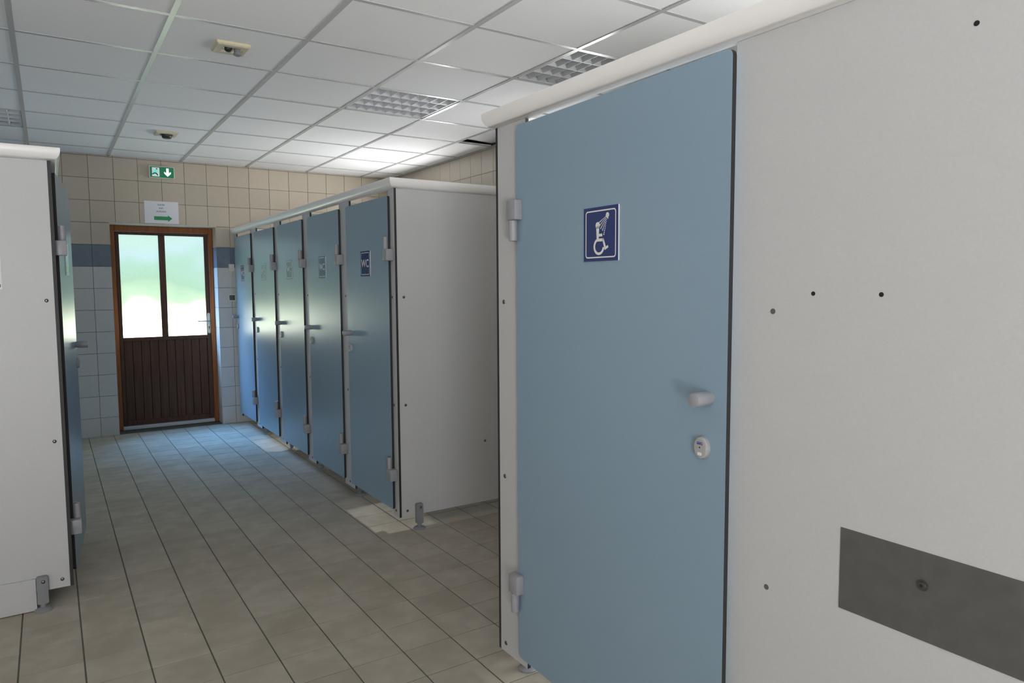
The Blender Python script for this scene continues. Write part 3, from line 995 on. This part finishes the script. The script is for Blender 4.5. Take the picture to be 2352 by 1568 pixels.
# ------------------------------------------------------------------ ceiling luminaires
def luminaire(x0, x1, y0, y1, label):
    cx, cyy = (x0 + x1) / 2, (y0 + y1) / 2
    t = empty('ceiling_luminaire', (cx, cyy, CEIL), label, 'ceiling light', 'louvred ceiling lights')
    a, b, c, d = x0 + 0.014, x1 - 0.014, y0 + 0.014, y1 - 0.014
    hb = bmesh.new()
    box(hb, (a, c, CEIL + 0.075), (b, d, CEIL + 0.085))
    for q in ((a, c, a + 0.012, d), (b - 0.012, c, b, d), (a, c, b, c + 0.012), (a, d - 0.012, b, d)):
        box(hb, (q[0], q[1], CEIL + 0.0), (q[2], q[3], CEIL + 0.08))
    mk('housing', hb, 'lum_white', t)
    nl, nc = 4, 8
    ly = (d - c - 0.024) / nl
    lx = (b - a - 0.024) / nc
    ax0, cy0 = a + 0.012, c + 0.012
    # V-shaped lengthwise reflectors and cross blades
    def vee_x(yc_, wid):
        v = bmesh.new()
        prism(v, [(yc_ - wid, CEIL + 0.060), (yc_ + wid, CEIL + 0.060), (yc_ + 0.0025, CEIL + 0.001), (yc_ - 0.0025, CEIL + 0.001)], 'X', ax0, b - 0.012)
        return v
    for k in range(1, nl):
        mk('reflector_blade', vee_x(cy0 + ly * k, 0.030), 'lum_white', t)
    key = 'cross_blade_%.4f' % ly
    if key not in ct:
        v = bmesh.new()
        prism(v, [(-0.024, 0.055), (0.024, 0.055), (0.0012, 0.0012), (-0.0012, 0.0012)], 'Y', -ly / 2 + 0.003, ly / 2 - 0.003)
        ct[key] = mesh_of('cross_blade', v, ['lum_white'])
    for r_ in range(nl):
        for k in range(1, nc):
            inst('cross_blade', ct[key], (ax0 + lx * k, cy0 + ly * (r_ + 0.5), CEIL), t)
        tb = bmesh.new()
        cyl(tb, (ax0 + 0.005, cy0 + ly * (r_ + 0.5), CEIL + 0.066), 'X', 0.0075, b - a - 0.034, 12)
        mk('tube', tb, 'tube', t)
LUM.sort()
lum_lab = {0: 'unlit louvred ceiling light above the white corner cubicle',
           1: 'unlit louvred ceiling light above the toilet cubicles',
           2: 'unlit louvred ceiling light partly hidden by the shower cubicle rail'}
for k, L_ in enumerate(LUM):
    luminaire(*L_, lum_lab[k])

# ------------------------------------------------------------------ square ceiling spots
def spot(x, y, label, dark):
    t = empty('ceiling_spotlight', (x, y, CEIL), label, 'ceiling light', 'square ceiling spotlights')
    h = 0.082
    b = bmesh.new()
    outer_t, outer_b = rrect(x - h, y - h, x + h, y + h, 0.008), rrect(x - h + 0.008, y - h + 0.008, x + h - 0.008, y + h - 0.008, 0.006)
    circ = []
    n = len(outer_t)
    for u_, v_ in outer_b:
        a = math.atan2(v_ - y, u_ - x)
        circ.append((x + 0.060 * math.cos(a), y + 0.060 * math.sin(a)))
    lv_ = [[b.verts.new((u_, v_, CEIL)) for u_, v_ in outer_t], [b.verts.new((u_, v_, CEIL - 0.012)) for u_, v_ in outer_t],
           [b.verts.new((u_, v_, CEIL - 0.018)) for u_, v_ in outer_b], [b.verts.new((u_, v_, CEIL - 0.018)) for u_, v_ in circ],
           [b.verts.new((u_ * 0.8 + x * 0.2, v_ * 0.8 + y * 0.2, CEIL - 0.004)) for u_, v_ in circ]]
    for p_, q_ in zip(lv_, lv_[1:]):
        for i in range(n):
            b.faces.new((p_[i], q_[i], q_[(i + 1) % n], p_[(i + 1) % n]))
    b.faces.new(list(reversed(lv_[-1])))
    mk('trim_plate', b, 'cream', t)
    b = bmesh.new()
    if dark:
        lathe(b, (x + 0.004, y, CEIL - 0.005), 'Z', [(0.036, 0), (0.038, -0.020), (0.034, -0.034), (0.026, -0.040)], 22)
        box(b, (x - 0.046, y - 0.006, CEIL - 0.022), (x + 0.052, y + 0.006, CEIL - 0.012), bev=0.002)
        mk('lamp_head', b, 'black', t, smooth=True)
    else:
        lathe(b, (x + 0.030, y - 0.006, CEIL - 0.005), 'Z', [(0.016, 0), (0.017, -0.024), (0.020, -0.026), (0.020, -0.034), (0.014, -0.038)], 18)
        mk('lamp_head', b, 'nylon_dark', t, smooth=True)
        b = bmesh.new()
        lathe(b, (x - 0.014, y - 0.004, CEIL - 0.005), 'Z', [(0.020, 0), (0.020, -0.010), (0.014, -0.020), (0.006, -0.024)], 18)
        mk('lamp_holder', b, 'black', t, smooth=True)
        b = bmesh.new()
        box(b, (x - 0.040, y - 0.010, CEIL - 0.018), (x - 0.033, y + 0.004, CEIL - 0.005), bev=0.001)
        box(b, (x + 0.052, y - 0.012, CEIL - 0.018), (x + 0.058, y + 0.002, CEIL - 0.005), bev=0.001)
        mk('spring_clip', b, 'lens', t)
spot(0.845, 3.915, 'cream square ceiling spotlight with a small bare grey lamp, farther from the exit door', False)
spot(0.848, 6.315, 'cream square ceiling spotlight with a black lamp, close to the exit door', True)

# ------------------------------------------------------------------ signs and fittings on the end wall
ex = empty('exit_sign', (0.971, Y_END, 2.45), 'green and white emergency exit sign box under the ceiling', 'exit sign')
x0, x1, z0, z1 = 0.866, 1.076, 2.448, 2.552
mk('sign_box', prism(bmesh.new(), rrect(x0 - 0.004, z0 - 0.004, x1 + 0.004, z1 + 0.004, 0.006), 'Y', Y_END - 0.034, Y_END - 0.0005), 'white_metal', ex)
yf_ = Y_END - 0.034
face = mk('sign_face', B((x0 + 0.002, yf_ - 0.002, z0 + 0.002), (x1 - 0.002, yf_, z1 - 0.002)), 'exit_green', ex)
fr = ((x0, yf_ - 0.002, z0), (1, 0, 0), (0, 0, 1), (0, -1, 0), 0.0006)
pb = bmesh.new()
flat_poly(pb, rect(0.020, 0.010, 0.084, 0.094), *fr)
mk('door_pictogram', pb, 'exit_white', face)
fr2 = fr[:4] + (0.0010,)
pb = bmesh.new()
flat_poly(pb, disc_pts(0.060, 0.081, 0.0065, 14), *fr2, mi=0)
flat_poly(pb, [(0.030, 0.048), (0.036, 0.067), (0.050, 0.073), (0.064, 0.066), (0.074, 0.055), (0.070, 0.050), (0.060, 0.056), (0.054, 0.046), (0.040, 0.046)], *fr2, mi=1)
flat_poly(pb, [(0.042, 0.048), (0.054, 0.047), (0.066, 0.036), (0.072, 0.020), (0.065, 0.017), (0.058, 0.030), (0.044, 0.037)], *fr2, mi=0)
flat_poly(pb, [(0.034, 0.050), (0.044, 0.040), (0.036, 0.030), (0.018, 0.028), (0.016, 0.035), (0.030, 0.038)], *fr2, mi=0)
mk('running_figure', pb, ['exit_dark', 'exit_cyan'], face)
pb = bmesh.new()
flat_poly(pb, [(0.143, 0.092), (0.143, 0.048), (0.124, 0.060), (0.124, 0.044), (0.154, 0.014), (0.184, 0.044), (0.184, 0.060), (0.165, 0.048), (0.165, 0.092)], *fr)
mk('down_arrow', pb, 'exit_glow', face)

pn = mk('paper_sign', B((0.810, Y_END - 0.0010, 2.017), (1.107, Y_END - 0.0001, 2.227)), 'paper', origin=(0.958, Y_END, 2.017),
        label='white paper sign reading SORTIE EXIT AUSGANG with a green arrow', cat='sign')
for k, (tx, zz) in enumerate((('SORTIE', 2.193), ('EXIT', 2.161), ('AUSGANG', 2.130))):
    tb = text_bm(tx, 0.0185, (0.955, Y_END - 0.0010, zz), (1, 0, 0), (0, 0, 1), (0, -1, 0), 0.0004, bold=0.0004)
    mk('lettering', tb, 'ink', pn)
pb = bmesh.new()
flat_poly(pb, [(0.890, 2.048), (0.890, 2.084), (1.012, 2.084), (1.012, 2.096), (1.050, 2.066), (1.012, 2.034), (1.012, 2.048)],
          (0, Y_END - 0.0010, 0), (1, 0, 0), (0, 0, 1), (0, -1, 0), 0.0004)
mk('arrow', pb, 'arrow_green', pn)

sb = empty('wall_sensor', (1.577, Y_END, 1.595), 'small white sensor box on the blue tile band beside the exit door', 'sensor')
mk('casing', prism(bmesh.new(), rrect(1.551, 1.560, 1.603, 1.632, 0.005), 'Y', Y_END - 0.028, Y_END - 0.0003), 'white_metal', sb)
b = bmesh.new()
cyl(b, (1.574, Y_END - 0.010, 1.545), 'Z', 0.007, 0.015, 12)
mk('cable_gland', b, 'white_metal', sb)
cb = bmesh.new()
cyl(cb, (1.574, Y_END - 0.004, 1.331), 'Z', 0.0030, 0.2139, 8)
tag(mk('cable', cb, 'white_metal', sb))
th = empty('thermostat', (1.572, Y_END, 1.29), 'square white wall thermostat with a dark display', 'thermostat')
mk('casing', prism(bmesh.new(), rrect(1.535, 1.253, 1.609, 1.330, 0.004), 'Y', Y_END - 0.020, Y_END - 0.0003), 'white_metal', th)
mk('display', B((1.546, Y_END - 0.0212, 1.266), (1.598, Y_END - 0.020, 1.318)), 'screen', th)
